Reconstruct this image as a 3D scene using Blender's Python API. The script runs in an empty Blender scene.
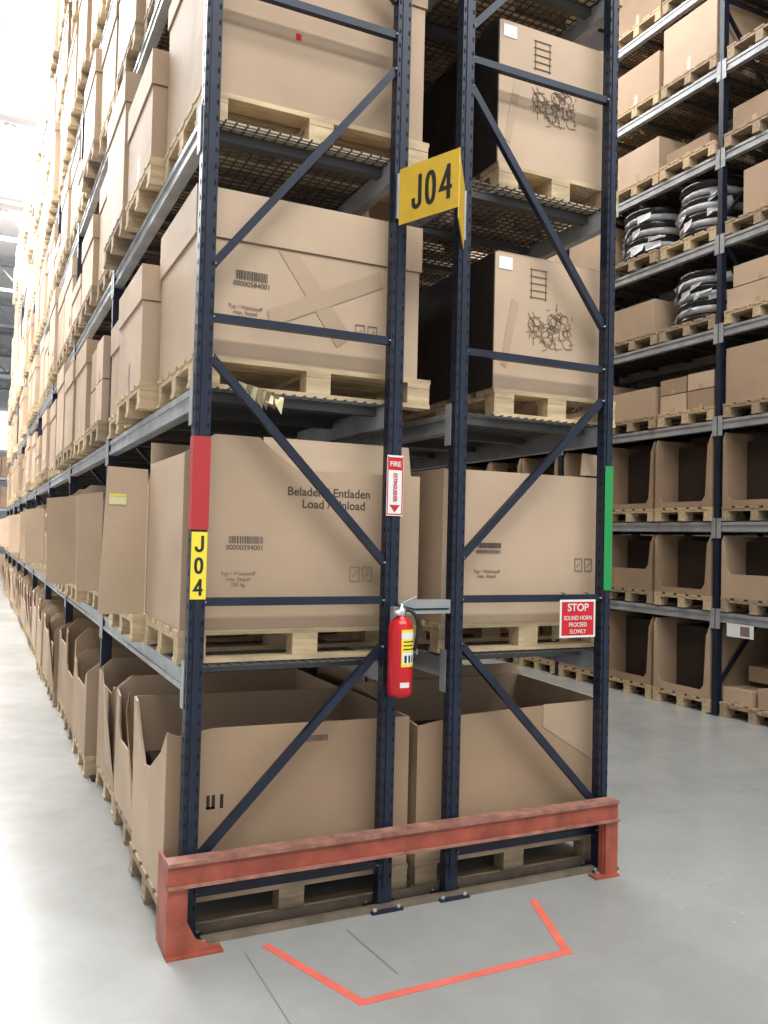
import bpy, bmesh, math, random
from mathutils import Vector, Matrix, Euler
random.seed(7)
sc=bpy.context.scene
sc.view_settings.view_transform='Standard'
COL=sc.collection

# ------------------------------------------------------------ materials
def mat(name,col,rough=0.6,metal=0.0,noise=0.0,nscale=4.0,bump=0.0,bscale=60.0,stretch=None,spec=None,emit=None,trans=None):
    m=bpy.data.materials.new(name); m.use_nodes=True
    nt=m.node_tree; b=nt.nodes['Principled BSDF']
    b.inputs['Base Color'].default_value=(*col,1); b.inputs['Roughness'].default_value=rough
    b.inputs['Metallic'].default_value=metal
    if spec is not None: b.inputs['Specular IOR Level'].default_value=spec
    if emit:
        b.inputs['Emission Color'].default_value=(*col,1); b.inputs['Emission Strength'].default_value=emit
    if noise or bump:
        tc=nt.nodes.new('ShaderNodeTexCoord'); mp=nt.nodes.new('ShaderNodeMapping')
        nt.links.new(tc.outputs['Object'],mp.inputs[0])
        if stretch: mp.inputs['Scale'].default_value=stretch
    if noise:
        n=nt.nodes.new('ShaderNodeTexNoise'); n.inputs['Scale'].default_value=nscale; n.inputs['Detail'].default_value=5
        nt.links.new(mp.outputs[0],n.inputs['Vector'])
        r=nt.nodes.new('ShaderNodeValToRGB')
        r.color_ramp.elements[0].position=.3; r.color_ramp.elements[1].position=.7
        r.color_ramp.elements[0].color=(*[c*(1-noise) for c in col],1)
        r.color_ramp.elements[1].color=(*[min(1,c*(1+noise)) for c in col],1)
        nt.links.new(n.outputs['Fac'],r.inputs[0]); nt.links.new(r.outputs[0],b.inputs['Base Color'])
    if bump:
        n2=nt.nodes.new('ShaderNodeTexNoise'); n2.inputs['Scale'].default_value=bscale
        nt.links.new(mp.outputs[0],n2.inputs['Vector'])
        bp=nt.nodes.new('ShaderNodeBump'); bp.inputs['Strength'].default_value=bump; bp.inputs['Distance'].default_value=.02
        nt.links.new(n2.outputs['Fac'],bp.inputs['Height']); nt.links.new(bp.outputs[0],b.inputs['Normal'])
    return m
CB1=mat('cardboard_tan',(.44,.31,.205),.7,noise=.12,nscale=1.2,bump=.45,bscale=3)
CB2=mat('cardboard_light',(.53,.385,.262),.65,noise=.12,nscale=1.5,bump=.45,bscale=3)
CB3=mat('cardboard_dark',(.35,.235,.145),.75,noise=.14,nscale=1.3,bump=.45,bscale=3)
EDGE=mat('cardboard_fold',(.26,.17,.105),.8)
TAPE=mat('packing_tape',(.45,.32,.21),.3)
WOOD=mat('pallet_wood',(.56,.42,.25),.75,noise=.25,nscale=5,stretch=(1,6,6))
WOOD2=mat('pallet_wood_grey',(.38,.28,.18),.8,noise=.25,nscale=5,stretch=(1,6,6))
NAVY=mat('navy_paint',(.012,.018,.036),.42,noise=.25,nscale=8,spec=.4)
HOLE=mat('slot_dark',(.002,.002,.004),.9)
GALV=mat('galvanised_steel',(.36,.37,.38),.5,.3,noise=.2,nscale=6)
WIRE=mat('wire_deck_steel',(.11,.11,.11),.5,.5)
ORNG=mat('guard_red_orange_paint',(.36,.085,.05),.5,noise=.35,nscale=7,bump=.15,bscale=9)
SCUF=mat('guard_scuffed_paint',(.32,.15,.11),.65,noise=.4,nscale=14)
RED=mat('signal_red',(.60,.012,.018),.25)
REDT=mat('red_tape',(.46,.03,.035),.45)
GREEN=mat('green_tape',(.015,.30,.07),.45)
YEL=mat('sign_yellow',(.74,.47,.045),.45,noise=.08,nscale=10)
YEL2=mat('label_yellow',(.92,.74,.05),.45)
PALE=mat('label_pale_yellow',(.80,.74,.42),.5)
BLK=mat('print_black',(.015,.015,.018),.6)
INK=mat('print_ink_faded',(.07,.055,.045),.7)
GREYP=mat('print_grey_brown',(.22,.15,.105),.75)
WHT=mat('label_white',(.80,.80,.78),.5)
FTAPE=mat('floor_tape_orange',(.80,.17,.12),.5,noise=.12,nscale=6)
CHROME=mat('nickel',(.7,.7,.68),.25,.9)
RUB=mat('rubber_black',(.015,.015,.015),.4)
BAG=mat('coil_black',(.025,.025,.027),.15,bump=.5,bscale=14)
BAGW=mat('shrink_wrap_clear',(.52,.53,.55),.1,bump=.9,bscale=16)
DARK=mat('carton_fill_dark',(.05,.036,.028),.75)
SHADE=mat('flue_shade_dark',(.018,.014,.013),.45,bump=.4,bscale=10)  # near-black colour, paints in the shade of the flue
WALL=mat('wall_white',(.75,.76,.78),.7)
CEIL=mat('ceiling_white_deck',(.72,.73,.75),.7)
TRUSS=mat('truss_grey',(.34,.36,.39),.6)
HOUS=mat('lamp_housing',(.6,.6,.6),.5)
WINL=mat('window_daylight',(1,1,1),.5,emit=4)
TRK=mat('dusty_steel',(.20,.155,.11),.7,noise=.3,nscale=8)
FL=bpy.data.materials.new('polished_concrete'); FL.use_nodes=True
nt=FL.node_tree; b=nt.nodes['Principled BSDF']
tc=nt.nodes.new('ShaderNodeTexCoord')
n1=nt.nodes.new('ShaderNodeTexNoise'); n1.inputs['Scale'].default_value=.55; n1.inputs['Detail'].default_value=8; n1.inputs['Roughness'].default_value=.62
n2=nt.nodes.new('ShaderNodeTexNoise'); n2.inputs['Scale'].default_value=3.5; n2.inputs['Detail'].default_value=9; n2.inputs['Roughness'].default_value=.7
nt.links.new(tc.outputs['Object'],n1.inputs['Vector']); nt.links.new(tc.outputs['Object'],n2.inputs['Vector'])
mx=nt.nodes.new('ShaderNodeMix'); mx.inputs[0].default_value=.4
nt.links.new(n1.outputs['Fac'],mx.inputs[2]); nt.links.new(n2.outputs['Fac'],mx.inputs[3])
r=nt.nodes.new('ShaderNodeValToRGB'); e=r.color_ramp.elements
e[0].position=.36; e[0].color=(.285,.285,.268,1); e[1].position=.64; e[1].color=(.365,.372,.362,1)
nt.links.new(mx.outputs[0],r.inputs[0]); nt.links.new(r.outputs[0],b.inputs['Base Color'])
rr=nt.nodes.new('ShaderNodeMapRange'); rr.inputs[3].default_value=.14; rr.inputs[4].default_value=.34
nt.links.new(n1.outputs['Fac'],rr.inputs[0]); nt.links.new(rr.outputs[0],b.inputs['Roughness'])

# ------------------------------------------------------------ mesh builder
class M:
    def __init__(s): s.v=[]; s.f=[]; s.m=[]; s.mats=[]; s.smooth=[]
    def mi(s,m):
        if m not in s.mats: s.mats.append(m)
        return s.mats.index(m)
    def add(s,vs,fs,m,sm=False):
        o=len(s.v); s.v+= [tuple(p) for p in vs]; k=s.mi(m)
        for f in fs: s.f.append([o+i for i in f]); s.m.append(k); s.smooth.append(sm)
    def box(s,x0,x1,y0,y1,z0,z1,m):
        vs=[(x0,y0,z0),(x1,y0,z0),(x1,y1,z0),(x0,y1,z0),(x0,y0,z1),(x1,y0,z1),(x1,y1,z1),(x0,y1,z1)]
        s.add(vs,[(0,3,2,1),(4,5,6,7),(0,1,5,4),(1,2,6,5),(2,3,7,6),(3,0,4,7)],m)
    def bar(s,a,b,w,h,m,up=(0,0,1)):
        a=Vector(a);b=Vector(b);d=(b-a).normalized();u=Vector(up)
        sx=d.cross(u)
        if sx.length<1e-4: sx=d.cross(Vector((0,1,0)))
        sx.normalize(); u=sx.cross(d)
        vs=[]
        for p in (a,b):
            for i,j in ((-1,-1),(1,-1),(1,1),(-1,1)): vs.append(p+sx*w/2*i+u*h/2*j)
        s.add(vs,[(0,1,2,3),(7,6,5,4),(0,4,5,1),(1,5,6,2),(2,6,7,3),(3,7,4,0)],m)
    def prism(s,pts,off,m):
        n=len(pts); off=Vector(off); a=[Vector(p) for p in pts]; bb=[p+off for p in a]
        fs=[tuple(range(n)),tuple(range(2*n-1,n-1,-1))]
        for i in range(n):
            j=(i+1)%n; fs.append((i,n+i,n+j,j))
        s.add(a+bb,fs,m)
    def lathe(s,c,prof,m,seg=28,a0=0,a1=None):
        vs=[];fs=[]; full=a1 is None; n=seg if full else seg+1
        for (r_,z_) in prof:
            for k in range(n):
                t=2*math.pi*k/seg if full else a0+(a1-a0)*k/seg
                vs.append((c[0]+r_*math.cos(t),c[1]+r_*math.sin(t),c[2]+z_))
        for i in range(len(prof)-1):
            for k in range(seg):
                k2=(k+1)%n; fs.append((i*n+k,i*n+k2,(i+1)*n+k2,(i+1)*n+k))
        s.add(vs,fs,m,True)
    def tube(s,pts,r_,m,seg=10):
        vs=[];fs=[];P=[Vector(p) for p in pts]
        for i,p in enumerate(P):
            d=(P[min(i+1,len(P)-1)]-P[max(i-1,0)]).normalized()
            a=d.orthogonal().normalized() if i==0 else (pa-d*pa.dot(d)).normalized()
            pa=a; bb=d.cross(a)
            for k in range(seg):
                t=2*math.pi*k/seg; vs.append(p+a*r_*math.cos(t)+bb*r_*math.sin(t))
        for i in range(len(P)-1):
            for k in range(seg):
                k2=(k+1)%seg; fs.append((i*seg+k,i*seg+k2,(i+1)*seg+k2,(i+1)*seg+k))
        fs.append(tuple(range(seg))[::-1]); fs.append(tuple((len(P)-1)*seg+k for k in range(seg)))
        s.add(vs,fs,m,True)
    def stroke(s,O,ex,ez,pts,w,th,m,closed=False):
        """flat thick polyline in the plane O+ex*u+ez*v, mitred"""
        n=len(pts); P=[Vector(p) for p in pts]; L=[];R=[]
        for i in range(n):
            a=P[(i-1)%n] if (closed or i>0) else None; b_=P[(i+1)%n] if (closed or i<n-1) else None
            d1=(P[i]-a).normalized() if a is not None else None; d2=(b_-P[i]).normalized() if b_ is not None else None
            if d1 is None: d1=d2
            if d2 is None: d2=d1
            t=(d1+d2).normalized(); nn=Vector((-t.y,t.x)); k=w/2/max(.35,nn.dot(Vector((-d1.y,d1.x))))
            L.append(P[i]+nn*k); R.append(P[i]-nn*k)
        nrm=ex.cross(ez)*th
        for i in range(n if closed else n-1):
            j=(i+1)%n
            s.prism([O+ex*q.x+ez*q.y for q in (L[i],L[j],R[j],R[i])],nrm,m)
    def obj(s,name,parent=None):
        me=bpy.data.meshes.new(name); me.from_pydata(s.v,[],s.f)
        for m in s.mats: me.materials.append(m)
        me.polygons.foreach_set('material_index',s.m); me.polygons.foreach_set('use_smooth',s.smooth)
        me.update(); me.validate()
        bm=bmesh.new(); bm.from_mesh(me); bmesh.ops.recalc_face_normals(bm,faces=bm.faces); bm.to_mesh(me); bm.free()
        o=bpy.data.objects.new(name,me); COL.objects.link(o)
        if parent: o.parent=parent
        return o
def text(body,size,loc,rot,m,parent,name,align='CENTER',sx=1.0,space=1.0,bold=.012):
    c=bpy.data.curves.new(name,'FONT'); c.body=body; c.size=size; c.align_x=align; c.align_y='CENTER'; c.extrude=.0006
    c.space_line=space; c.offset=size*bold
    o=bpy.data.objects.new(name,c); COL.objects.link(o); o.data.materials.append(m)
    o.matrix_world=Matrix.Translation(loc)@rot.to_4x4()@Matrix.Diagonal((sx,1,1,1))
    if parent: o.parent=parent
    return o
R_END=Euler((math.pi/2,0,0)).to_matrix()
def glyph(m,ch,O,ex,ez,h,w,mm,wt=None):
    wt=wt or h*.17; e=wt/2
    if ch=='J':
        r_=w/2-e; pts=[(w-e,h)]+[(w-e,r_+e)]+[(w/2+r_*math.cos(a),r_+e+r_*math.sin(a)) for a in [-math.pi*k/8 for k in range(1,9)]]+[(e,h*.34)]
        m.stroke(O,ex,ez,pts,wt,.001,mm)
    elif ch=='0':
        rx,rz=w/2-e,h/2-e
        m.stroke(O,ex,ez,[(w/2+rx*math.copysign(abs(math.cos(a))**.8,math.cos(a)),h/2+rz*math.copysign(abs(math.sin(a))**.8,math.sin(a))) for a in [2*math.pi*k/24 for k in range(24)]],wt,.001,mm,True)
    elif ch=='4':
        m.stroke(O,ex,ez,[(w*.72,0),(w*.72,h)],wt,.001,mm); m.stroke(O,ex,ez,[(w*.72,h-e*.8),(e*.7,h*.33),(w,h*.33)],wt*.9,.0011,mm)

# ------------------------------------------------------------ component builders
PH=.155
def pallet(m,x0,x1,y0,y1,z,w=None,along='x'):
    w=w or WOOD
    n=5; bw=(y1-y0)*.15
    for i in range(n):
        c=y0+bw/2+(y1-y0-bw)*i/(n-1); m.box(x0,x1,c-bw/2,c+bw/2,z+PH-.024,z+PH,w)
    for c in (x0+.07,(x0+x1)/2,x1-.07): m.box(c-.065,c+.065,y0,y1,z+PH-.05,z+PH-.0245,w)
    for cy in (y0+.05,(y0+y1)/2,y1-.05):
        for c in (x0+.07,(x0+x1)/2,x1-.07): m.box(c-.065,c+.065,cy-.048,cy+.048,z+.024,z+PH-.0505,w)
        m.box(x0,x1,cy-.048,cy+.048,z+.001,z+.0235,w)
def closed(m,x0,x1,y0,y1,z0,z1,c,lid=.11,tape=True):
    g=.008
    m.box(x0+g,x1-g,y0+g,y1-g,z0,z1-.01,c)
    if lid:
        m.box(x0-g*.3,x1+g*.3,y0-g*.3,y1+g*.3,z1-lid,z1,c)
        m.box(x0+g*.6,x1-g*.6,y0+g*.6,y1-g*.6,z1-lid-.006,z1-lid,EDGE)
    else: m.box(x0+g*.8,x1-g*.8,(y0+y1)/2-.002,(y0+y1)/2+.002,z1-.01,z1-.008,EDGE)
    if tape:
        t=.03; yc=(y0+y1)/2
        m.box(x0+g-.0015,x0+g,yc-t,yc+t,z0,z0+(z1-z0)*.25,TAPE)
def cut(m,x0,x1,y0,y1,z0,z1,c,face='-x',hf=.45,mg=.05,slope=.25,fill=True):
    T=.012; H=z1-z0; zf=z0+H*hf
    fx,bx,sg=(x0,x1,1) if face=='-x' else (x1,x0,-1)
    s=slope*(x1-x0)*sg
    side=[(fx,z0),(fx,z1-.10*H),(fx+s*.25,z1),(bx,z1),(bx,z0)]
    for yy,o in ((y0,T),(y1-T,T)): m.prism([(p[0],yy,p[1]) for p in side],(0,o,0),c)
    m.prism([(bx,y0,z0),(bx,y1,z0),(bx,y1,z1),(bx,y0,z1)],(-T*sg,0,0),c)
    yA,yB=y0+T,y1-T
    fr=[(yA,z0),(yB,z0),(yB,z1-.1*H),(yB-mg,z1-.14*H),(yB-mg-.03,zf+.06),(yB-mg-.08,zf),(yA+mg+.08,zf),(yA+mg+.03,zf+.06),(yA+mg,z1-.14*H),(yA,z1-.1*H)]
    m.prism([(fx,p[0],p[1]) for p in fr],(T*sg,0,0),c)
    m.box(min(fx,bx)+T,max(fx,bx)-T,y0+T,y1-T,z0,z0+.012,EDGE)
    if fill:
        h=random.uniform(.15,.45)*H; q=random.uniform(.1,.3)*(y1-y0)
        a,bb=sorted((fx+.08*sg,bx-.05*sg))
        m.box(a,bb,y0+.03,y1-.03-q,z0+.012,z0+h,random.choice([DARK,CB3,DARK]))
def coil(m,cx,cy,z,h,rr_):
    n=7; dz=h/n
    for k in range(n):
        zc=dz*(k+.5); prof=[]; ro=rr_+random.uniform(-.02,.01)
        for a in range(9):
            t=-math.pi/2+math.pi*a/8; prof.append((ro-.05+ .05*math.cos(t), zc+dz*.49*math.sin(t)))
        m.lathe((cx+random.uniform(-.012,.012),cy+random.uniform(-.012,.012),z),prof,BAGW if k%2==1 else BAG,22)
    m.lathe((cx,cy,z),[(rr_-.05,h),(rr_*.45,h+.01),(rr_*.45,h*.6)],BAG,22)
    m.lathe((cx,cy,z),[(rr_-.03,0),(0.0,0.001)],BAG,22)
    for k in range(26):
        a=random.uniform(0,6.28); r1=rr_+.012; a2=a+random.uniform(.15,.5); z1=z+random.uniform(.0,h*.75); z2=z1+random.uniform(.04,.14)
        m.add([(cx+r1*math.cos(a),cy+r1*math.sin(a),z1),(cx+(r1+.03)*math.cos(a2),cy+(r1+.03)*math.sin(a2),z1+.04),(cx+(r1-.01)*math.cos(a2),cy+(r1-.01)*math.sin(a2),z2),(cx+r1*math.cos(a),cy+r1*math.sin(a),z2-.03)],[(0,1,2,3)],WHT if k%3==0 else BAGW)

def rack(name,xa,xb,ys,levels,ztop,wirebays=4,detail_first=False):
    root=bpy.data.objects.new(name,None); COL.objects.link(root)
    up=M(); be=M(); wd=M()
    pw,pd=.075,.065
    for i,y in enumerate(ys):
        if detail_first and i==0: continue
        for x in (xa,xb):
            up.box(x-pw/2,x+pw/2,y-pd/2,y+pd/2,0.012,ztop,NAVY); up.box(x-.08,x+.08,y-.07,y+.07,0,.012,NAVY)
        z=.3; k=0
        while z<ztop-1:
            a,b_=(xa,xb) if k%2==0 else (xb,xa)
            up.bar((a,y,z),(b_,y,z+1.1),.03,.04,NAVY,up=(0,1,0)); z+=1.3; k+=1
            up.bar((xa,y,z-.1),(xb,y,z-.1),.03,.04,NAVY,up=(0,1,0))
    for z in levels:
        if z<=0: continue
        for i in range(len(ys)-1):
            y0,y1=ys[i]+pd/2,ys[i+1]-pd/2
            for x in (xa,xb):
                sgn=-1 if x==min(xa,xb) else 1
                be.box(x-.025,x+.025,y0,y1,z-.12,z-.012,GALV)
                o=sorted((x+sgn*.025,x+sgn*.034))
                be.box(o[0],o[1],y0,y1,z-.045,z-.015,GALV); be.box(o[0],o[1],y0,y1,z-.118,z-.092,GALV)
                for ye in (y0+.004,y1-.008):
                    o=sorted((x+sgn*.0385,x+sgn*.043)); be.box(o[0],o[1],ye-.03,ye+.03,z-.19,z+.03,GALV)
            if i<wirebays:
                n=int((y1-y0)/.05)
                for k in range(n+1):
                    yy=y0+.02+(y1-y0-.04)*k/n; wd.box(xa,xb,yy-.004,yy+.004,z-.011,z-.005,WIRE)
                for k in range(18):
                    xx=xa+.03+(xb-xa-.06)*k/17; wd.box(xx-.004,xx+.004,y0,y1,z-.005,z,WIRE)
                for k in range(5):
                    yy=y0+.15+(y1-y0-.3)*k/4; wd.box(xa+.025,xb-.025,yy-.03,yy+.03,z-.05,z-.0115,WIRE)
            else:
                wd.box(min(xa,xb),max(xa,xb),y0,y1,z-.012,z,WIRE)
    up.obj('uprights',root); be.obj('load_beams',root); wd.obj('wire_decks',root)
    return root

# ------------------------------------------------------------ J double rack
X1,X2,X3,X4=0.0,.98,1.363,2.345
DZ=[0,1.235,2.53,3.80,5.07,6.34,7.61,8.88]
YJ=[0+2.8*i for i in range(10)]
TOP=9.9
rj=rack('pallet_rack_double_row',X1,X2,YJ,DZ,TOP,detail_first=True)
rj2=rack('rear_bay_row',X3,X4,YJ,DZ,TOP,detail_first=True); rj2.parent=rj
ef=M()
PD=.06
def post(x,w):
    d=PD; t=.006
    ef.box(x-w/2,x+w/2,-d/2,-d/2+t,.012,TOP,NAVY)
    ef.box(x-w/2,x-w/2+t,-d/2+t,d/2,.012,TOP,NAVY); ef.box(x+w/2-t,x+w/2,-d/2+t,d/2,.012,TOP,NAVY)
    ef.box(x-w/2+t,x-w/2+.025,d/2-t,d/2,.012,TOP,NAVY); ef.box(x+w/2-.025,x+w/2-t,d/2-t,d/2,.012,TOP,NAVY)
    ef.box(x-.013,x+.013,-d/2-.006,-d/2,.10,TOP,NAVY)
    z=.15
    while z<5.6:
        for sx in (-1,1):
            ef.box(x+sx*.026-.0045,x+sx*.026+.0045,-d/2-.0012,-d/2+.001,z,z+.022,HOLE)
        ef.box(x-w/2-.0012,x-w/2,-.012,.0,z,z+.022,HOLE)
        z+=.075
    ef.box(x-.085,x+.085,-.075,.075,0,.012,NAVY)
    for bx,by in ((-.065,-.055),(.065,.055),(.065,-.055),(-.065,.055)): ef.lathe((x+bx,by,.012),[(.013,0),(.013,.012),(0,.012)],GALV,6)
for x,w in ((X1,.074),(X2,.074),(X3,.072),(X4,.062)): post(x,w)
def br(a,za,b_,zb):
    ef.bar((a,0,za),(b_,0,zb),.034,.038,NAVY,up=(0,0,1))
    for x,z in ((a,za),(b_,zb)): ef.lathe((x,-.02,z-.004),[(.01,0),(.01,.008),(0,.008)],GALV,6)
i0,i1,i2,i3=X1+.035,X2-.035,X3+.035,X4-.03
for (z) in (.22,1.531,2.842,4.42,5.75,7.1,8.4,9.7):
    br(i0,z,i1,z); br(i2,z,i3,z)
br(i0,.36,i1,1.30); br(i3,.36,i2,1.30)
br(i0,2.66,i1,1.72); br(i3,2.66,i2,1.75)
br(i0,3.09,i1,4.24); br(i3,3.09,i2,4.27)
for k,z in enumerate((4.6,5.9,7.25,8.55)):
    if k%2==0: br(i0,z+1.0,i1,z); br(i3,z+1.0,i2,z)
    else: br(i0,z,i1,z+1.0); br(i3,z,i2,z+1.0)
for z in (1.46,4.85,7.2):
    ef.box(X2+.04,X3-.04,-.028,.03,z,z+.07,GALV); ef.box(X2+.05,X3-.05,-.032,-.028,z+.02,z+.028,HOLE)
ef.obj('end_frames',rj)
tr=M()
tr.box(.06,2.28,-.05,-.02,.001,.030,TRK); tr.box(.06,2.28,.045,.05,.001,.05,TRK)
tr.obj('floor_angle',rj)
# row-end guard
g=M()
gx0,gx1,gy=-.115,2.37,-.13
gz0,gz1=.312,.402
g.box(gx0,gx1,gy,gy+.010,gz0,gz1,ORNG); g.box(gx0,gx1,gy,gy+.075,gz1+.001,gz1+.010,SCUF); g.box(gx0,gx1,gy-.012,gy-.0005,gz1-.006,gz1+.010,SCUF)
g.box(gx0,gx1,gy-.020,gy,gz0-.011,gz0-.001,SCUF); g.box(gx0,gx1,gy+.0105,gy+.05,gz0-.009,gz0,ORNG)
for x in (gx0,gx1-.012):
    g.box(x,x+.012,gy+.011,.08,.0,gz1,ORNG)
for a,b_ in ((gx0,gx0+.085),(gx1-.085,gx1)):
    g.box(a,b_,gy-.002,gy+.010,.0,gz0-.012,ORNG)
g.prism([(gx0+.085,gy+.0,.0),(gx0+.24,gy+.0,.0),(gx0+.24,gy,.015),(gx0+.13,gy,.07),(gx0+.085,gy,.16)],(0,.008,0),ORNG)
g.box(gx0,gx0+.25,gy-.02,-.08,0,.012,ORNG); g.box(gx1-.16,gx1,gy-.02,-.08,0,.012,ORNG)
for sx in (gx0+.2,gx1-.12): g.lathe((sx,gy+.025,.012),[(.014,0),(.014,.014),(0,.014)],TRK,6)
for sx in (gx0+.085,gx1-.093):
    g.prism([(sx,gy+.012,.0),(sx,gy+.012,.30),(sx,-.08,.30),(sx,-.08,.0)],(.008,0,0),ORNG)
g.obj('rack_end_guard_rail')
# tapes / labels on posts
yf=-PD/2-.0062
t=M(); t.box(X1-.040,X1+.040,yf-.001,yf,1.86,2.285,REDT); t.box(X1-.0405,X1-.0385,yf,.028,1.86,2.285,REDT); t.obj('red_marking_tape')
t=M(); t.box(X4-.024,X4+.033,yf-.001,yf,1.575,2.285,GREEN); t.obj('green_marking_tape')
t=M(); t.box(X1-.036,X1+.036,yf-.002,yf,1.545,1.85,YEL2)
EX=Vector((1,0,0)); EZ=Vector((0,0,1))
for ch,z in (('J',1.758),('0',1.66),('4',1.562)): glyph(t,ch,Vector((X1-.021,yf-.0021,z)),EX,EZ,.075,.042,BLK,.013)
t.obj('rack_location_label')
t=M(); t.box(X2-.046,X2+.046,yf-.003,yf,1.955,2.26,WHT)
t.box(X2-.037,X2+.037,yf-.0036,yf-.003,2.185,2.25,RED)
for sx in (-1,1): t.box(X2+sx*.041-.003,X2+sx*.041+.003,yf-.0036,yf-.003,1.96,2.255,RED)
t.box(X2-.038,X2+.038,yf-.0036,yf-.003,1.96,1.966,RED)
t.prism([(X2-.03,yf-.003,2.01),(X2+.03,yf-.003,2.01),(X2,yf-.003,1.972)],(0,-.0006,0),RED)
o=t.obj('fire_extinguisher_sign')
text('FIRE',.036,(X2,yf-.0045,2.215),R_END,WHT,o,'word_fire',sx=.95)
R_VERT=R_END@Euler((0,0,-math.pi/2)).to_matrix()
text('EXTINGUISHER',.03,(X2,yf-.0045,2.098),R_VERT,RED,o,'word_extinguisher',sx=.70,bold=.02)
t=M(); sx0,sx1,sz0,sz1=2.005,2.25,1.315,1.525; ys_=-.055
t.box(sx0,sx1,ys_,ys_+.004,sz0,sz1,WHT); t.box(sx0+.012,sx1-.012,ys_-.001,ys_,sz0+.012,sz1-.012,RED)
t.tube([(sx0+.05,ys_+.002,sz1-.01),(sx0+.05,-.03,1.555),(sx0+.05,.0,1.56)],.003,RUB,6); t.tube([(sx1-.03,ys_+.002,sz1-.01),(sx1-.03,-.03,1.555),(sx1-.03,0,1.56)],.003,RUB,6)
o=t.obj('stop_warning_sign'); xc=(sx0+sx1)/2
text('STOP',.058,(xc,ys_-.0022,1.48),R_END,WHT,o,'word_stop',sx=1.05)
text('SOUND HORN\nPROCEED\nSLOWLY',.034,(xc,ys_-.0022,1.385),R_END,WHT,o,'words_sound_horn',space=1.1,sx=.85,bold=.0)
t=M(); A=Vector((.96,-.05,0)); Bp=Vector((1.10,-.41,0)); Cp=Vector((1.345,-.05,0))
def panel(a,b_,z0,z1,mm,th=.004):
    d=(b_-a).normalized(); n=Vector((-d.y,d.x,0))*th
    t.prism([(a.x,a.y,z0),(b_.x,b_.y,z0),(b_.x,b_.y,z1),(a.x,a.y,z1)],n,mm)
panel(A,Bp,3.425,3.71,YEL); panel(Bp,Cp,3.37,3.69,YEL)
t.box(.95,1.0,-.05,-.036,3.46,3.69,GALV); t.box(1.335,1.355,-.05,-.036,3.42,3.68,GALV)
d=(Bp-A).normalized(); nn=d.cross(EZ)
x_=.085
for ch,w in (('J',.065),('0',.07),('4',.078)):
    glyph(t,ch,Vector((A.x,A.y,3.48))+d*x_+nn*.0005,d,EZ,.17,w,BLK,.023); x_+=w+.022
t.obj('aisle_sign')

# ------------------------------------------------------------ fire extinguisher
t=M(); c=(.985,-.13,1.07)
t.lathe(c,[(0,0),(.045,0),(.058,.008),(.062,.03),(.062,.315),(.057,.35),(.042,.375),(.022,.39),(.022,.40)],RED,36)
a0,a1=-math.pi*.62,math.pi*.02
t.lathe(c,[(.0625,.15),(.0625,.33)],YEL2,20,a0,a1)
t.lathe(c,[(.0628,.165),(.0628,.22)],WHT,20,a0+.1,a1); t.lathe(c,[(.0628,.285),(.0628,.315)],WHT,20,a0,a1)
for zz in (.232,.25,.268): t.lathe(c,[(.0629,zz),(.0629,zz+.006)],BLK,20,a0+.15,a1-.3)
t.lathe(c,[(.0628,.05),(.0628,.075)],WHT,12,-2.0,-1.2)
for q in range(3): t.lathe(c,[(.0631,.17),(.0631,.205)],RUB,6,a0+.25+.35*q,a0+.45+.35*q)
t.lathe(c,[(.02,.39),(.026,.40),(.026,.425),(.014,.43),(.014,.45),(0,.452)],CHROME,20)
t.bar((c[0]-.015,c[1],1.515),(c[0]+.085,c[1]-.01,1.49),.022,.007,RUB)
t.bar((c[0]-.015,c[1],1.52),(c[0]+.075,c[1]-.01,1.56),.022,.006,CHROME)
t.lathe((c[0]-.03,c[1]-.022,1.48),[(0,-.012),(.014,-.010),(.014,.010),(0,.012)],WHT,14)
pts=[(c[0]+.02,c[1]-.01,1.49)]+[(c[0]+.02+.062*math.sin(k/12*math.pi*.62),c[1]-.0-.035*math.sin(k/12*math.pi),1.49+.03*math.sin(k/12*math.pi)-.20*(k/12)**1.4) for k in range(1,13)]
t.tube(pts,.009,RUB,10); t.tube([pts[-1],(pts[-1][0],pts[-1][1],pts[-1][2]-.05)],.012,RUB,10)
t.box(c[0]-.015,c[0]+.015,c[1]+.055,-.037,1.30,1.50,GALV)
t.obj('fire_extinguisher')

# ------------------------------------------------------------ hero cartons in end bay
def barcode(m,x,y,z,w=.16,h=.05):
    st=random.getstate(); random.seed(3); xx=x
    while xx<x+w:
        ww=random.choice([.0025,.004,.006]); m.box(xx,xx+ww,y-.001,y,z,z+h,INK); xx+=ww+random.choice([.003,.004])
    random.setstate(st)
yb=.09
PW=.855
def put_pallet(x0,x1,y0,y1,z,w=None):
    m=M(); pallet(m,x0,x1,y0,y1,z,w); return m.obj('wooden_pallet')
put_pallet(-.10,1.17,yb,yb+PW,.001,w=WOOD2)
m=M(); x0,x1,y0,y1,z0,z1=-.09,1.16,yb,yb+PW,PH+.002,.925; T=.012
m.prism([(x0,y0,z0),(x1,y0,z0),(x1,y0,z1-.01),(.5,y0,z1-.0),(x0+.22,y0,z1+.005),(x0+.05,y0,z1-.02),(x0,y0,z1)],(0,T,0),CB3)
m.prism([(x0,y1,z0),(x1,y1,z0),(x1,y1,z1),(x0,y1,z1+.02)],(0,-T,0),CB1)
m.prism([(x1,y0+T,z0),(x1,y1-T,z0),(x1,y1-T,z1),(x1,y0+T,z1-.01)],(-T,0,0),CB1)
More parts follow.
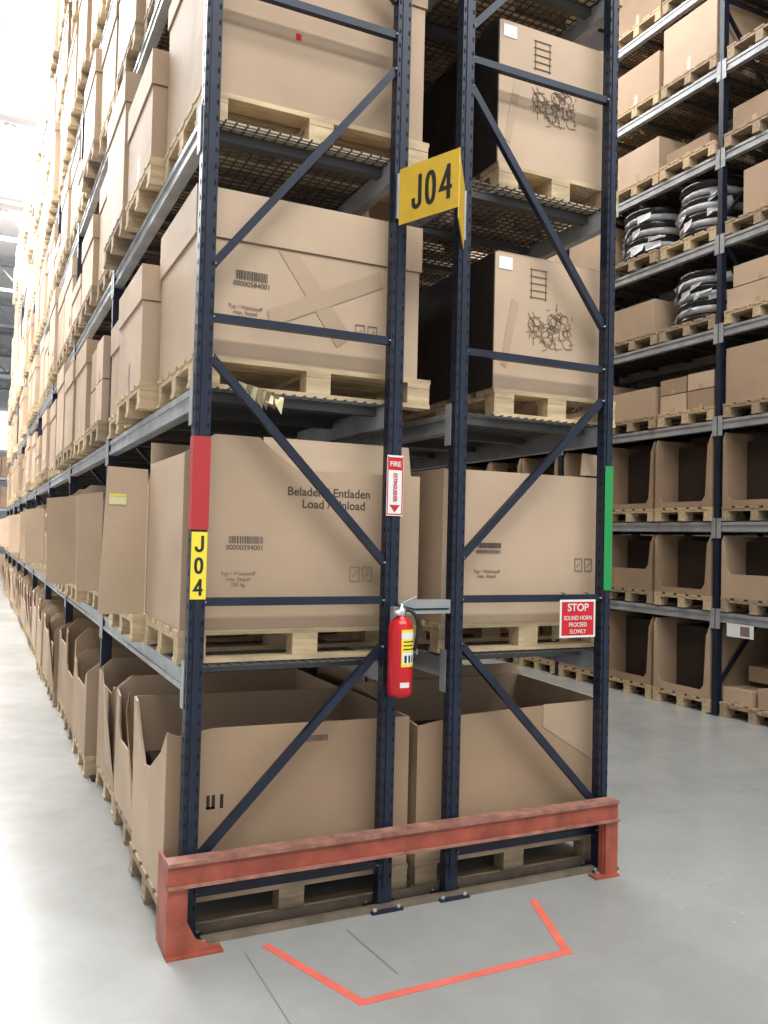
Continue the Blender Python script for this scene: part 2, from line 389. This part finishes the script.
m.prism([(x0,y0+T,z0),(x0,y1-T,z0),(x0-.01,y1-T,z1+.02),(x0-.03,y1-.20,z1+.03),(x0-.02,y1-.3,z0+.62),(x0-.02,y1-.42,z0+.52),(x0-.02,y0+.30,z0+.54),(x0,y0+.14,z1-.12),(x0,y0+T,z1)],(T,0,0),CB2)
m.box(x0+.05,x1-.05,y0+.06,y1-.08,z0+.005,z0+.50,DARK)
o=m.obj('cardboard_carton_open'); mm=M(); barcode(mm,.57,y0,.83,.13,.03)
for xx in (.10,.125,.165): mm.box(xx,xx+.016,y0-.001,y0,.555,.62,BLK)
mm.box(.10,.141,y0-.001,y0,.555,.567,BLK)
mm.obj('barcode_print',o)
put_pallet(1.21,2.45,yb,yb+PW,.001,w=WOOD2)
m=M(); x0,x1=1.21,2.43
m.prism([(x0,y0,z0),(x1,y0,z0),(x1,y0,.93),(1.48,y0,.90),(x0,y0,.86)],(0,T,0),CB3)
m.prism([(x0,y1,z0),(x1,y1,z0),(x1,y1,.95),(x0,y1,.95)],(0,-T,0),CB1)
m.prism([(x0,y0+T,z0),(x0,y1-T,z0),(x0,y1-T,.95),(x0,y0+T,.86)],(T,0,0),CB1)
m.prism([(x1,y0+T,z0),(x1,y1-T,z0),(x1,y1-T,.95),(x1,y0+T,.93)],(-T,0,0),CB2)
m.prism([(x1-.42,y0-.001,.80),(x1-.01,y0-.001,.55),(x1-.01,y0-.001,.93),(x1-.42,y0-.001,.925)],(0,-.002,0),CB1)
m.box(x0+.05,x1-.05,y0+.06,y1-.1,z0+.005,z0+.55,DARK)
m.obj('cardboard_carton_open')
d=DZ[1]
put_pallet(-.06,1.20,yb,yb+PW,d+.001)
m=M(); x0,x1,z0=-.05,1.19,d+PH+.002
m.prism([(x0,y0,z0),(x1,y0,z0),(x1,y0,2.17),(.58,y0,2.165),(.50,y0,2.17),(.36,y0,2.27),(.31,y0,2.315),(.09,y0,2.315),(x0,y0,2.22)],(0,T,0),CB1)
m.prism([(x0,y1,z0),(x1,y1,z0),(x1,y1,2.34),(x0,y1,2.34)],(0,-T,0),CB2)
m.prism([(x0,y0+T,z0),(x0,y1-T,z0),(x0,y1-T,2.22),(x0,y0+T,2.22)],(T,0,0),CB2)
m.prism([(x1,y0+T,z0),(x1,y1-T,z0),(x1,y1-T,2.17),(x1,y0+T,2.17)],(-T,0,0),CB2)
m.prism([(.36,y0+.05,2.10),(x1-.02,y0+.05,2.10),(x1-.02,y0+.10,2.33),(.36,y0+.10,2.33)],(0,.012,0),CB2)
m.box(x0+.02,x1-.02,y0+.14,y1-.05,z0,z0+.6,DARK)
o=m.obj('cardboard_carton_open')
text('Beladen / Entladen\n   Load / Unload',.060,(.68,y0-.001,2.03),Euler((math.pi/2,0,0)).to_matrix(),INK,o,'print_load',sx=1.0)
mm=M(); barcode(mm,.17,y0,1.80,.17,.035); mm.obj('barcode_print',o)
text('00000594001',.034,(.25,y0-.001,1.78),R_END,INK,o,'print_number',bold=0)
text('Typ / Werkstoff\nmax. Stapel\n250 kg',.026,(.22,y0-.001,1.63),R_END,GREYP,o,'print_notes',bold=0)
def glyphs(x,z,o,y,h=.07):
    mm=M()
    for k in range(2):
        xx=x+k*.07
        for a,b_ in (((xx,z),(xx,z+h)),((xx+.05,z),(xx+.05,z+h)),((xx,z),(xx+.05,z)),((xx,z+h),(xx+.05,z+h)),((xx+.012,z+h*.3),(xx+.038,z+h*.7))):
            mm.bar((a[0],y-.001,a[1]),(b_[0],y-.001,b_[1]),.002,.004,GREYP,up=(0,1,0))
    mm.obj('handling_icons',o)
glyphs(.80,1.62,o,y0)
put_pallet(1.32,2.48,yb,yb+PW,d+.001)
m=M(); closed(m,1.33,2.47,yb,yb+PW,z0,2.235,CB2,lid=0,tape=False)
m.prism([(2.25,yb+.002,2.235),(2.47,yb+.002,2.235),(2.47,yb+.05,2.36),(2.30,yb+.05,2.37)],(0,.01,0),CB1)
o=m.obj('cardboard_carton'); mm=M(); barcode(mm,1.56,yb+.006,1.80,.15,.03); mm.obj('barcode_print',o)
text('00000593001',.03,(1.63,yb+.005,1.78),R_END,INK,o,'print_number',bold=0)
text('Typ / Werkstoff\nmax. Stapel',.026,(1.62,yb+.005,1.66),R_END,GREYP,o,'print_notes',bold=0); glyphs(2.22,1.68,o,yb+.006)
d=DZ[2]; put_pallet(-.03,1.24,yb,yb+PW,d+.001)
m=M(); closed(m,-.03,1.17,yb,yb+PW,d+PH+.002,3.49,CB2,lid=.235,tape=False)
m.prism([(.38,y0+.006,3.24),(.48,y0+.006,3.24),(.78,y0+.006,2.86),(.70,y0+.006,2.80)],(0,-.0012,0),TAPE)
m.prism([(.33,y0+.005,2.94),(.35,y0+.005,2.86),(.95,y0+.005,3.14),(.93,y0+.005,3.22)],(0,-.0012,0),TAPE)
o=m.obj('cardboard_carton'); mm=M(); barcode(mm,.17,yb+.006,3.07,.16,.045); mm.obj('barcode_print',o)
text('00000584001',.034,(.25,yb+.005,3.05),R_END,INK,o,'print_number',bold=0)
text('Typ / Werkstoff\nmax. Stapel\n250 kg',.026,(.22,yb+.005,2.91),R_END,GREYP,o,'print_notes',bold=0); glyphs(.80,2.86,o,yb+.006)
d=DZ[3]; put_pallet(-.03,1.20,yb,yb+PW,d+.001)
m=M(); closed(m,-.03,1.17,yb,yb+PW,d+PH+.002,4.80,CB1,lid=.12,tape=False)
m.lathe((.45,yb+.006,4.33),[(0,0),(0,0)],RED,3) if False else m.box(.44,.465,yb+.004,yb+.008,4.315,4.345,RED)
m.obj('cardboard_carton')
def sketch(o,cx,cz,s):
    st=random.getstate(); random.seed(11); mm=M(); y=yb+.0045
    for k in range(90):
        a=random.uniform(0,6.28); r1=s*random.uniform(.1,1); x=cx+r1*math.cos(a)*1.1; z=cz+r1*math.sin(a)*.75
        ll=s*random.uniform(.08,.3); th=random.choice([0.1,.5,1.57,2.2,-.5])
        mm.bar((x,y,z),(x+ll*math.cos(th),y,z+ll*math.sin(th)),.002,.0026,GREYP,up=(0,1,0))
    for k in range(14):
        a0=random.uniform(0,6); r1=s*random.uniform(.08,.28); x=cx+random.uniform(-.7,.7)*s; z=cz+random.uniform(-.5,.5)*s
        for q in range(12):
            t1=q*.5236; t2=t1+.5236
            mm.bar((x+r1*math.cos(t1),y,z+r1*math.sin(t1)),(x+r1*math.cos(t2),y,z+r1*math.sin(t2)),.002,.0026,GREYP,up=(0,1,0))
    mm.obj('printed_sketch',o); random.setstate(st)
for d,zt in ((DZ[2],3.46),(DZ[3],4.78)):
    put_pallet(1.64,2.50,yb,yb+1.25,d+.001)
    m=M(); z0=d+PH+.002
    closed(m,1.63,2.46,yb,yb+1.2,z0,zt,CB2,lid=0,tape=False)
    m.box(1.66,2.43,yb+.02,yb+1.18,zt-.01,zt+.004,CB1)
    # dark sheet on the flue-side face, standing in for the flue shade
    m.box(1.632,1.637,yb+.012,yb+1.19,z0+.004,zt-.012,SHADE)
    m.prism([(1.75,yb+.0065,zt-.26),(1.80,yb+.0065,zt-.28),(1.72,yb+.0065,z0+.12),(1.68,yb+.0065,z0+.14)],(0,-.001,0),TAPE)
    o=m.obj('cardboard_carton'); sketch(o,2.02,(z0+zt)/2-.02,.17)
    mm=M(); y=yb+.0045
    for xx in (1.88,1.98): mm.bar((xx,y,zt-.24),(xx,y,zt-.07),.002,.006,GREYP,up=(0,1,0))
    for k in range(5): mm.bar((1.87,y,zt-.07-.04*k),(1.99,y,zt-.07-.04*k),.002,.005,GREYP,up=(0,1,0))
    mm.obj('printed_arrow_icon',o)
    text('3126',.07,(2.24,yb-.002,d+PH-.06),R_END,INK,o,'stencil_number')
    mm=M(); mm.box(1.66,1.75,yb+.004,yb+.006,zt-.10,zt-.03,WHT); mm.obj('paper_label',o)
# crumpled film caught on deck edge
st=random.getstate(); random.seed(5); t=M()
for k in range(9):
    x=.17+.022*k; z=2.53-.006*k
    t.add([(x,-.01+random.uniform(-.02,.02),z+.03),(x+.04,-.02+random.uniform(-.02,.02),z+.015),(x+.035,random.uniform(-.03,.03),z-.05+random.uniform(-.02,.02)),(x,random.uniform(-.03,.02),z-.02)],[(0,1,2,3)],WOOD2 if k%2 else PALE)
t.obj('crumpled_packing_film'); random.setstate(st)

# ------------------------------------------------------------ stock in J left row
random.seed(21)
CBS=[CB1,CB2,CB2,CB1,CB3]
def slot(y0,k): return y0+.05+.905*k
def stock_left(bays):
    for li,d in enumerate(DZ):
        cm=M(); pm=M()
        for bi in bays:
            for k in range(3):
                if bi==0 and k==0 and li<=3: continue
                ya=slot(YJ[bi],k)+random.uniform(0,.02); yb_=ya+.86
                z0=d+PH+.002; xo=-.06+random.uniform(-.07,.03); x1=xo+1.22
                pallet(pm,xo,x1,ya,yb_,d+.001,random.choice([WOOD,WOOD,WOOD2]))
                c=random.choice(CBS)
                if li==0:
                    cut(cm,xo,x1,ya+.01,yb_-.01,z0,z0+random.uniform(.66,.86),c,'-x',hf=random.uniform(.45,.8),slope=.3,mg=random.uniform(.03,.12))
                    if random.random()<.7:
                        hh=z0+random.uniform(.45,.75); w_=random.uniform(.12,.5)
                        cm.prism([(xo-.003,ya+.02,z0+.1),(xo-.07,ya+.02,hh),(xo-.04,ya+w_,hh+.1),(xo-.003,ya+w_,z0+.1)],(0,.01,0),random.choice(CBS))
                elif li==1:
                    if bi==0 and k==1:
                        cut(cm,-.05,x1,ya+.01,yb_-.01,z0,z0+.83,CB1,'-x',hf=.15,slope=.2)
                        cm.prism([(-.30,ya+.03,z0+.0),(-.06,ya-.0,z0-.0),(-.06,ya,z0+.80),(-.27,ya+.03,z0+.81)],(0,.012,0),CB2)
                        cm.prism([(-.26,ya+.021,z0+.60),(-.17,ya+.008,z0+.60),(-.17,ya+.008,z0+.66),(-.26,ya+.021,z0+.66)],(0,.002,0),PALE)
                        cm.prism([(-.255,ya+.018,z0+.645),(-.175,ya+.006,z0+.645),(-.175,ya+.006,z0+.656),(-.255,ya+.018,z0+.656)],(0,.002,0),YEL2)
                    elif random.random()<.75:
                        cut(cm,xo,x1,ya+.01,yb_-.01,z0,z0+random.uniform(.72,.88),c,'-x',hf=random.uniform(.3,.6),slope=.3)
                        if random.random()<.6:
                            q=random.uniform(.1,.24); cm.prism([(xo-q,ya+.06,z0+.0),(xo-.003,ya+.02,z0),(xo-.003,ya+.02,z0+.75),(xo-q-.02,ya+.06,z0+.72)],(0,.012,0),CB2)
                    else: closed(cm,xo,x1,ya+.01,yb_-.01,z0,z0+random.uniform(.6,.85),c)
                else:
                    r_=random.random()
                    if li==7: r_=min(r_,.7)
                    if bi==0: r_=0
                    if r_<.78: closed(cm,xo,x1,ya+.01,yb_-.01,z0,z0+(.66 if (bi==0 and li==2) else random.choice([.62,.78,.8,.8,.93])),c,lid=.2 if li<5 else .11)
                    elif r_<.93:
                        h=z0
                        for q in range(random.choice([2,3])):
                            hh=random.uniform(.22,.34); closed(cm,xo+.02,x1-.3,ya+.02,ya+.42,h,h+hh,c,lid=0); closed(cm,xo+.03,x1-.3,ya+.44,yb_-.02,h,h+hh*.98,random.choice(CBS),lid=0); h+=hh+.001
                    else: closed(cm,xo,x1,ya+.01,yb_-.01,z0,z0+.35,c)
                if random.random()<.3 and li>1: cm.box(xo-.006,xo-.001,ya+.15,ya+.28,z0+.12,z0+.2,WHT)
        pm.obj('wooden_pallet_stock'); cm.obj('cardboard_carton_stock')
stock_left(range(0,9))
def stock_right(bays):
    for li,d in enumerate(DZ):
        cm=M(); pm=M()
        for bi in bays:
            for k in range(3):
                if bi==0 and li<=3:
                    if k==0 or (k==1 and li in (2,3)): continue
                ya=slot(YJ[bi],k)+.01; yb_=ya+.86; z0=d+PH+.002; xo=1.27+random.uniform(0,.05); x1=xo+1.18
                pallet(pm,xo,x1,ya,yb_,d+.001)
                c=random.choice(CBS)
                if li<2: cut(cm,xo,x1,ya+.01,yb_-.01,z0,z0+random.uniform(.7,.86),c,'+x',hf=random.uniform(.3,.5))
                else: closed(cm,xo,x1,ya+.01,yb_-.01,z0,z0+random.choice([.62,.78,.8,.9]),c)
        pm.obj('wooden_pallet_stock'); cm.obj('cardboard_carton_stock')
stock_right(range(0,9))

# ------------------------------------------------------------ rack across the right aisle
XR=6.45; RZ=[0,1.13,2.12,3.25,4.28,5.28,6.25,7.25,8.3]
YR=[3+2.8*i for i in range(-2,8)]
rr1=rack('pallet_rack',XR+.03,XR+1.02,YR,RZ,9.6,wirebays=6)
def stock_R():
    cm=M(); pm=M(); co=M()
    for li,d in enumerate(RZ):
        for bi in range(9):
            for k in range(3):
                ya=slot(YR[bi],k)+.01; yb_=ya+.86; xo=XR-.04+random.uniform(0,.04); x1=xo+1.15; z0=d+PH+.002
                pallet(pm,xo,x1,ya,yb_,d+.001,random.choice([WOOD,WOOD2,WOOD]))
                c=random.choice([CB1,CB2,CB1,CB3]); H=(RZ[li+1]-d if li<8 else 1.2)-PH-.16
                a,b_=ya+.01,yb_-.01
                if li<=2:
                    if li==0 and bi==1 and k==2:
                        closed(cm,xo+.05,xo+.6,a+.03,a+.40,z0,z0+.22,CB1,lid=0); closed(cm,xo+.03,xo+.6,a+.45,b_,z0,z0+.17,CB2,lid=0); closed(cm,xo+.3,xo+.8,a+.1,b_-.1,z0+.225,z0+.40,CB3,lid=0)
                        continue
                    cut(cm,xo,x1,a,b_,z0,z0+min(.86,H),random.choice([CB1,CB3]),'-x',hf=(.10 if random.random()<.5 else .38) if li<2 else .08,mg=.025,slope=.1,fill=(random.random()<.35))
                    # dark block filling the back of the carton
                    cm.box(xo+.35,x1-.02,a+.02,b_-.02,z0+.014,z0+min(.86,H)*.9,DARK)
                    continue
                key=(li,bi,k)
                if key in ((4,2,0),(5,2,0),(5,2,1)) or (li>4 and bi>2 and random.random()<.12):
                    coil(co,xo+.43,(a+b_)/2,z0,random.uniform(.60,.66),.40); continue
                def one(h,w0=0,w1=1,dx=.02,cc=None,zb=0):
                    closed(cm,xo+dx,x1-.3,a+(b_-a)*w0,a+(b_-a)*w1,z0+zb,z0+zb+h,cc or c,lid=0)
                if key==(3,2,1): one(.36)
                elif key==(3,2,0): one(.22,0,.48); one(.22,.5,1,cc=CB2); one(.2,0,.48,zb=.221,cc=CB2); one(.19,.5,1,zb=.221)
                elif key==(3,1,2): one(.62)
                elif key==(4,2,1): one(.42,.05,.95,cc=CB1)
                elif key==(4,1,2): one(.24,cc=CB2); one(.24,.02,.9,zb=.241)
                elif key==(5,1,2): one(.5,.0,.75)
                elif key==(6,2,1): one(.45,.0,.9,cc=CB2)
                elif key==(6,2,0): one(.14,.1,.9)
                elif key==(6,1,2): one(.26,.2,.9)
                elif key==(7,2,0): one(.7,cc=CB2)
                elif li>=6 and bi<4 and random.random()<.65: pass
                else:
                    r_=random.random()
                    if r_<.4: one(random.uniform(.5,.95)*H,.0,1)
                    elif r_<.92:
                        zb=0
                        for q in range(random.choice([1,2,2])):
                            hh=random.uniform(.2,.3); w=random.uniform(.4,.6)
                            one(hh,0,w-.01,zb=zb); one(hh*(random.uniform(.75,1) if q else 1),w+.01,1,.04,random.choice(CBS),zb); zb+=hh+.001
    pm.obj('wooden_pallet_stock'); cm.obj('cardboard_carton_stock'); co.obj('shrink_wrapped_coil_stock')
stock_R()
rr2=rack('pallet_rack',XR+1.40,XR+2.40,YR,RZ,9.6,wirebays=0)
cm=M()
for li,d in enumerate(RZ):
    for bi in range(9):
        for k in range(3):
            ya=slot(YR[bi],k)+.01; H=(RZ[li+1]-d if li<8 else 1.2)-.16
            if random.random()<.85: closed(cm,XR+1.3,XR+2.5,ya,ya+.84,d+.001,d+random.uniform(.5,.95)*H,random.choice([CB3,CB1]),lid=0)
cm.obj('cardboard_carton_stock')
t=M(); t.box(XR-.05,XR-.046,2.45,2.80,.88,1.02,WHT); t.box(XR-.051,XR-.05,2.5,2.62,.90,1.0,GREYP); t.obj('information_placard')

# ------------------------------------------------------------ far end rack & room
fe=M(); fx0,fx1,fy=-4.5,9,38
for x in [fx0+2.7*i for i in range(6)]:
    for y in (fy,fy+1): fe.box(x-.04,x+.04,y-.04,y+.04,0,6,NAVY)
for z in (0,1.4,2.8,4.2):
    if z:
        for y in (fy,fy+1): fe.box(fx0,fx1,y-.03,y+.03,z-.13,z-.01,GALV)
    for i in range(15):
        x=fx0+.06+.9*i
        fe.box(x,x+.85,fy-.1,fy+1,z,z+random.uniform(.7,1.1),random.choice(CBS))
fe.obj('pallet_rack_with_cartons')
def plane(name,x0,x1,y0,y1,z0,z1,m):
    q=M(); q.box(x0,x1,y0,y1,z0,z1,m); return q.obj(name)
plane('floor',-14,22,-14,58,-.2,0,FL)
plane('wall_back',-14,22,58,58.3,0,11.8,WALL)
plane('wall_left',-14.3,-14,-14,58,0,11.8,WALL)
plane('wall_right',22,22.3,-14,58,0,11.8,WALL)
plane('ceiling',-14,22,-14,58,11.8,12,CEIL)
for i,x in enumerate((-6,0,6)): plane('window_%d'%(i+1),x-1.8,x+1.8,57.9,57.99,7.2,9.6,WINL)
tr=M()
for y in range(-12,58,6):
    tr.box(-14,22,y-.1,y+.1,11.45,11.6,TRUSS); tr.box(-14,22,y-.08,y+.08,10.5,10.62,TRUSS)
    x=-14
    while x<21:
        tr.bar((x,y,10.56),(x+.9,y,11.5),.06,.06,TRUSS); tr.bar((x+.9,y,11.5),(x+1.8,y,10.56),.06,.06,TRUSS); x+=1.8
for x in range(-13,22,2): tr.box(x-.05,x+.05,-14,58,11.6,11.78,TRUSS)
tr.obj('roof_truss')

# ------------------------------------------------------------ floor markings
def strip(m,a,b_,w,mm,z=.0015):
    a=Vector((*a,0));b_=Vector((*b_,0));d=(b_-a).normalized();n=Vector((-d.y,d.x,0))*w/2
    p=[a-n,b_-n,b_+n,a+n]; m.prism([(q.x,q.y,.0005) for q in p],(0,0,z),mm)
t=M(); P=[(.324,-.157),(.530,-.763),(1.55,-.743),(1.737,-.223)]
strip(t,P[0],P[1],.042,FTAPE); strip(t,(P[1][0]-.02,P[1][1]),(P[2][0]+.02,P[2][1]),.042,FTAPE,.0018); strip(t,P[2],P[3],.042,FTAPE)
t.obj('floor_marking_tape')
J=mat('saw_cut_joint',(.19,.19,.175),.8); t=M()
strip(t,(.22,-.2),(.22,-9),.006,J,.0004); strip(t,(4.5,-9),(4.5,40),.006,J,.0004)
strip(t,(.72,-.16),(.76,-.62),.010,J,.0003)
t.obj('floor_joint')

# ------------------------------------------------------------ lights
def area(name,loc,sx,sy,power,col=(.99,1,1),rot=(0,0,0)):
    l=bpy.data.lights.new(name,'AREA'); l.shape='RECTANGLE'; l.size=sx; l.size_y=sy; l.energy=power; l.color=col
    o=bpy.data.objects.new(name,l); COL.objects.link(o); o.location=loc; o.rotation_euler=rot; return o
sk=M(); 
for a,b_ in ((-3.3,-3.2),(1.2,1.3)): sk.box(a,b_,7,29,11.30,11.44,HOUS)
sk.obj('skylight_frame'); area('skylight',(-1,18,11.36),4.3,22,8500,(.97,.98,1))
def lampline(x,y0_,y1_,z,pw,w_=.8):
    hb=M(); n=max(1,int((y1_-y0_)/3))
    for i in range(n):
        yc=y0_+(y1_-y0_)*(i+.5)/n; hb.box(x-w_/2-.05,x+w_/2+.05,yc-1.3,yc+1.3,z+.03,z+.09,HOUS)
        hb.box(x-.01,x+.01,yc-.01,yc+.01,z+.09,10.45,HOUS)
    hb.obj('unseen_high_bay_lamp'); area('unseen_high_bay_light',(x,(y0_+y1_)/2,z),w_,y1_-y0_,pw)
lampline(-1.9,2,26,8.2,1700)  # unseen lamps hung low, added to brighten the upper left cartons
lampline(4.4,0,24,9.8,1000)
for yy,pw in ((-6,1050),(-3.4,420)):
    hb=M(); hb.box(-4,8,yy-.6,yy+.6,9.93,9.99,HOUS)
    for x in (-3,2,7): hb.box(x-.01,x+.01,yy-.01,yy+.01,9.99,10.45,HOUS)
    hb.obj('unseen_high_bay_lamp'); area('unseen_high_bay_light',(2,yy,9.9),12,1.1,pw)
w=bpy.data.worlds.new('w'); sc.world=w; w.use_nodes=True
w.node_tree.nodes['Background'].inputs[0].default_value=(.93,.97,1,1); w.node_tree.nodes['Background'].inputs[1].default_value=.85

# ------------------------------------------------------------ camera
cam=[-0.9174,-3.8745,1.8408,0.4472,0.0309,0.0239,851.4117]
yaw,pit,rol,f=cam[3:]
fw=Vector((math.sin(yaw)*math.cos(pit),math.cos(yaw)*math.cos(pit),math.sin(pit)))
r0=Vector((math.cos(yaw),-math.sin(yaw),0)); u0=r0.cross(fw)
rv=r0*math.cos(rol)+u0*math.sin(rol); uv=rv.cross(fw)
c=bpy.data.cameras.new('camera'); co=bpy.data.objects.new('camera',c); COL.objects.link(co)
c.sensor_fit='HORIZONTAL'; c.sensor_width=36; c.lens=f*36/768; c.clip_end=300
mw=Matrix((rv,uv,-fw)).transposed().to_4x4(); mw.translation=Vector(cam[:3]); co.matrix_world=mw
sc.camera=co
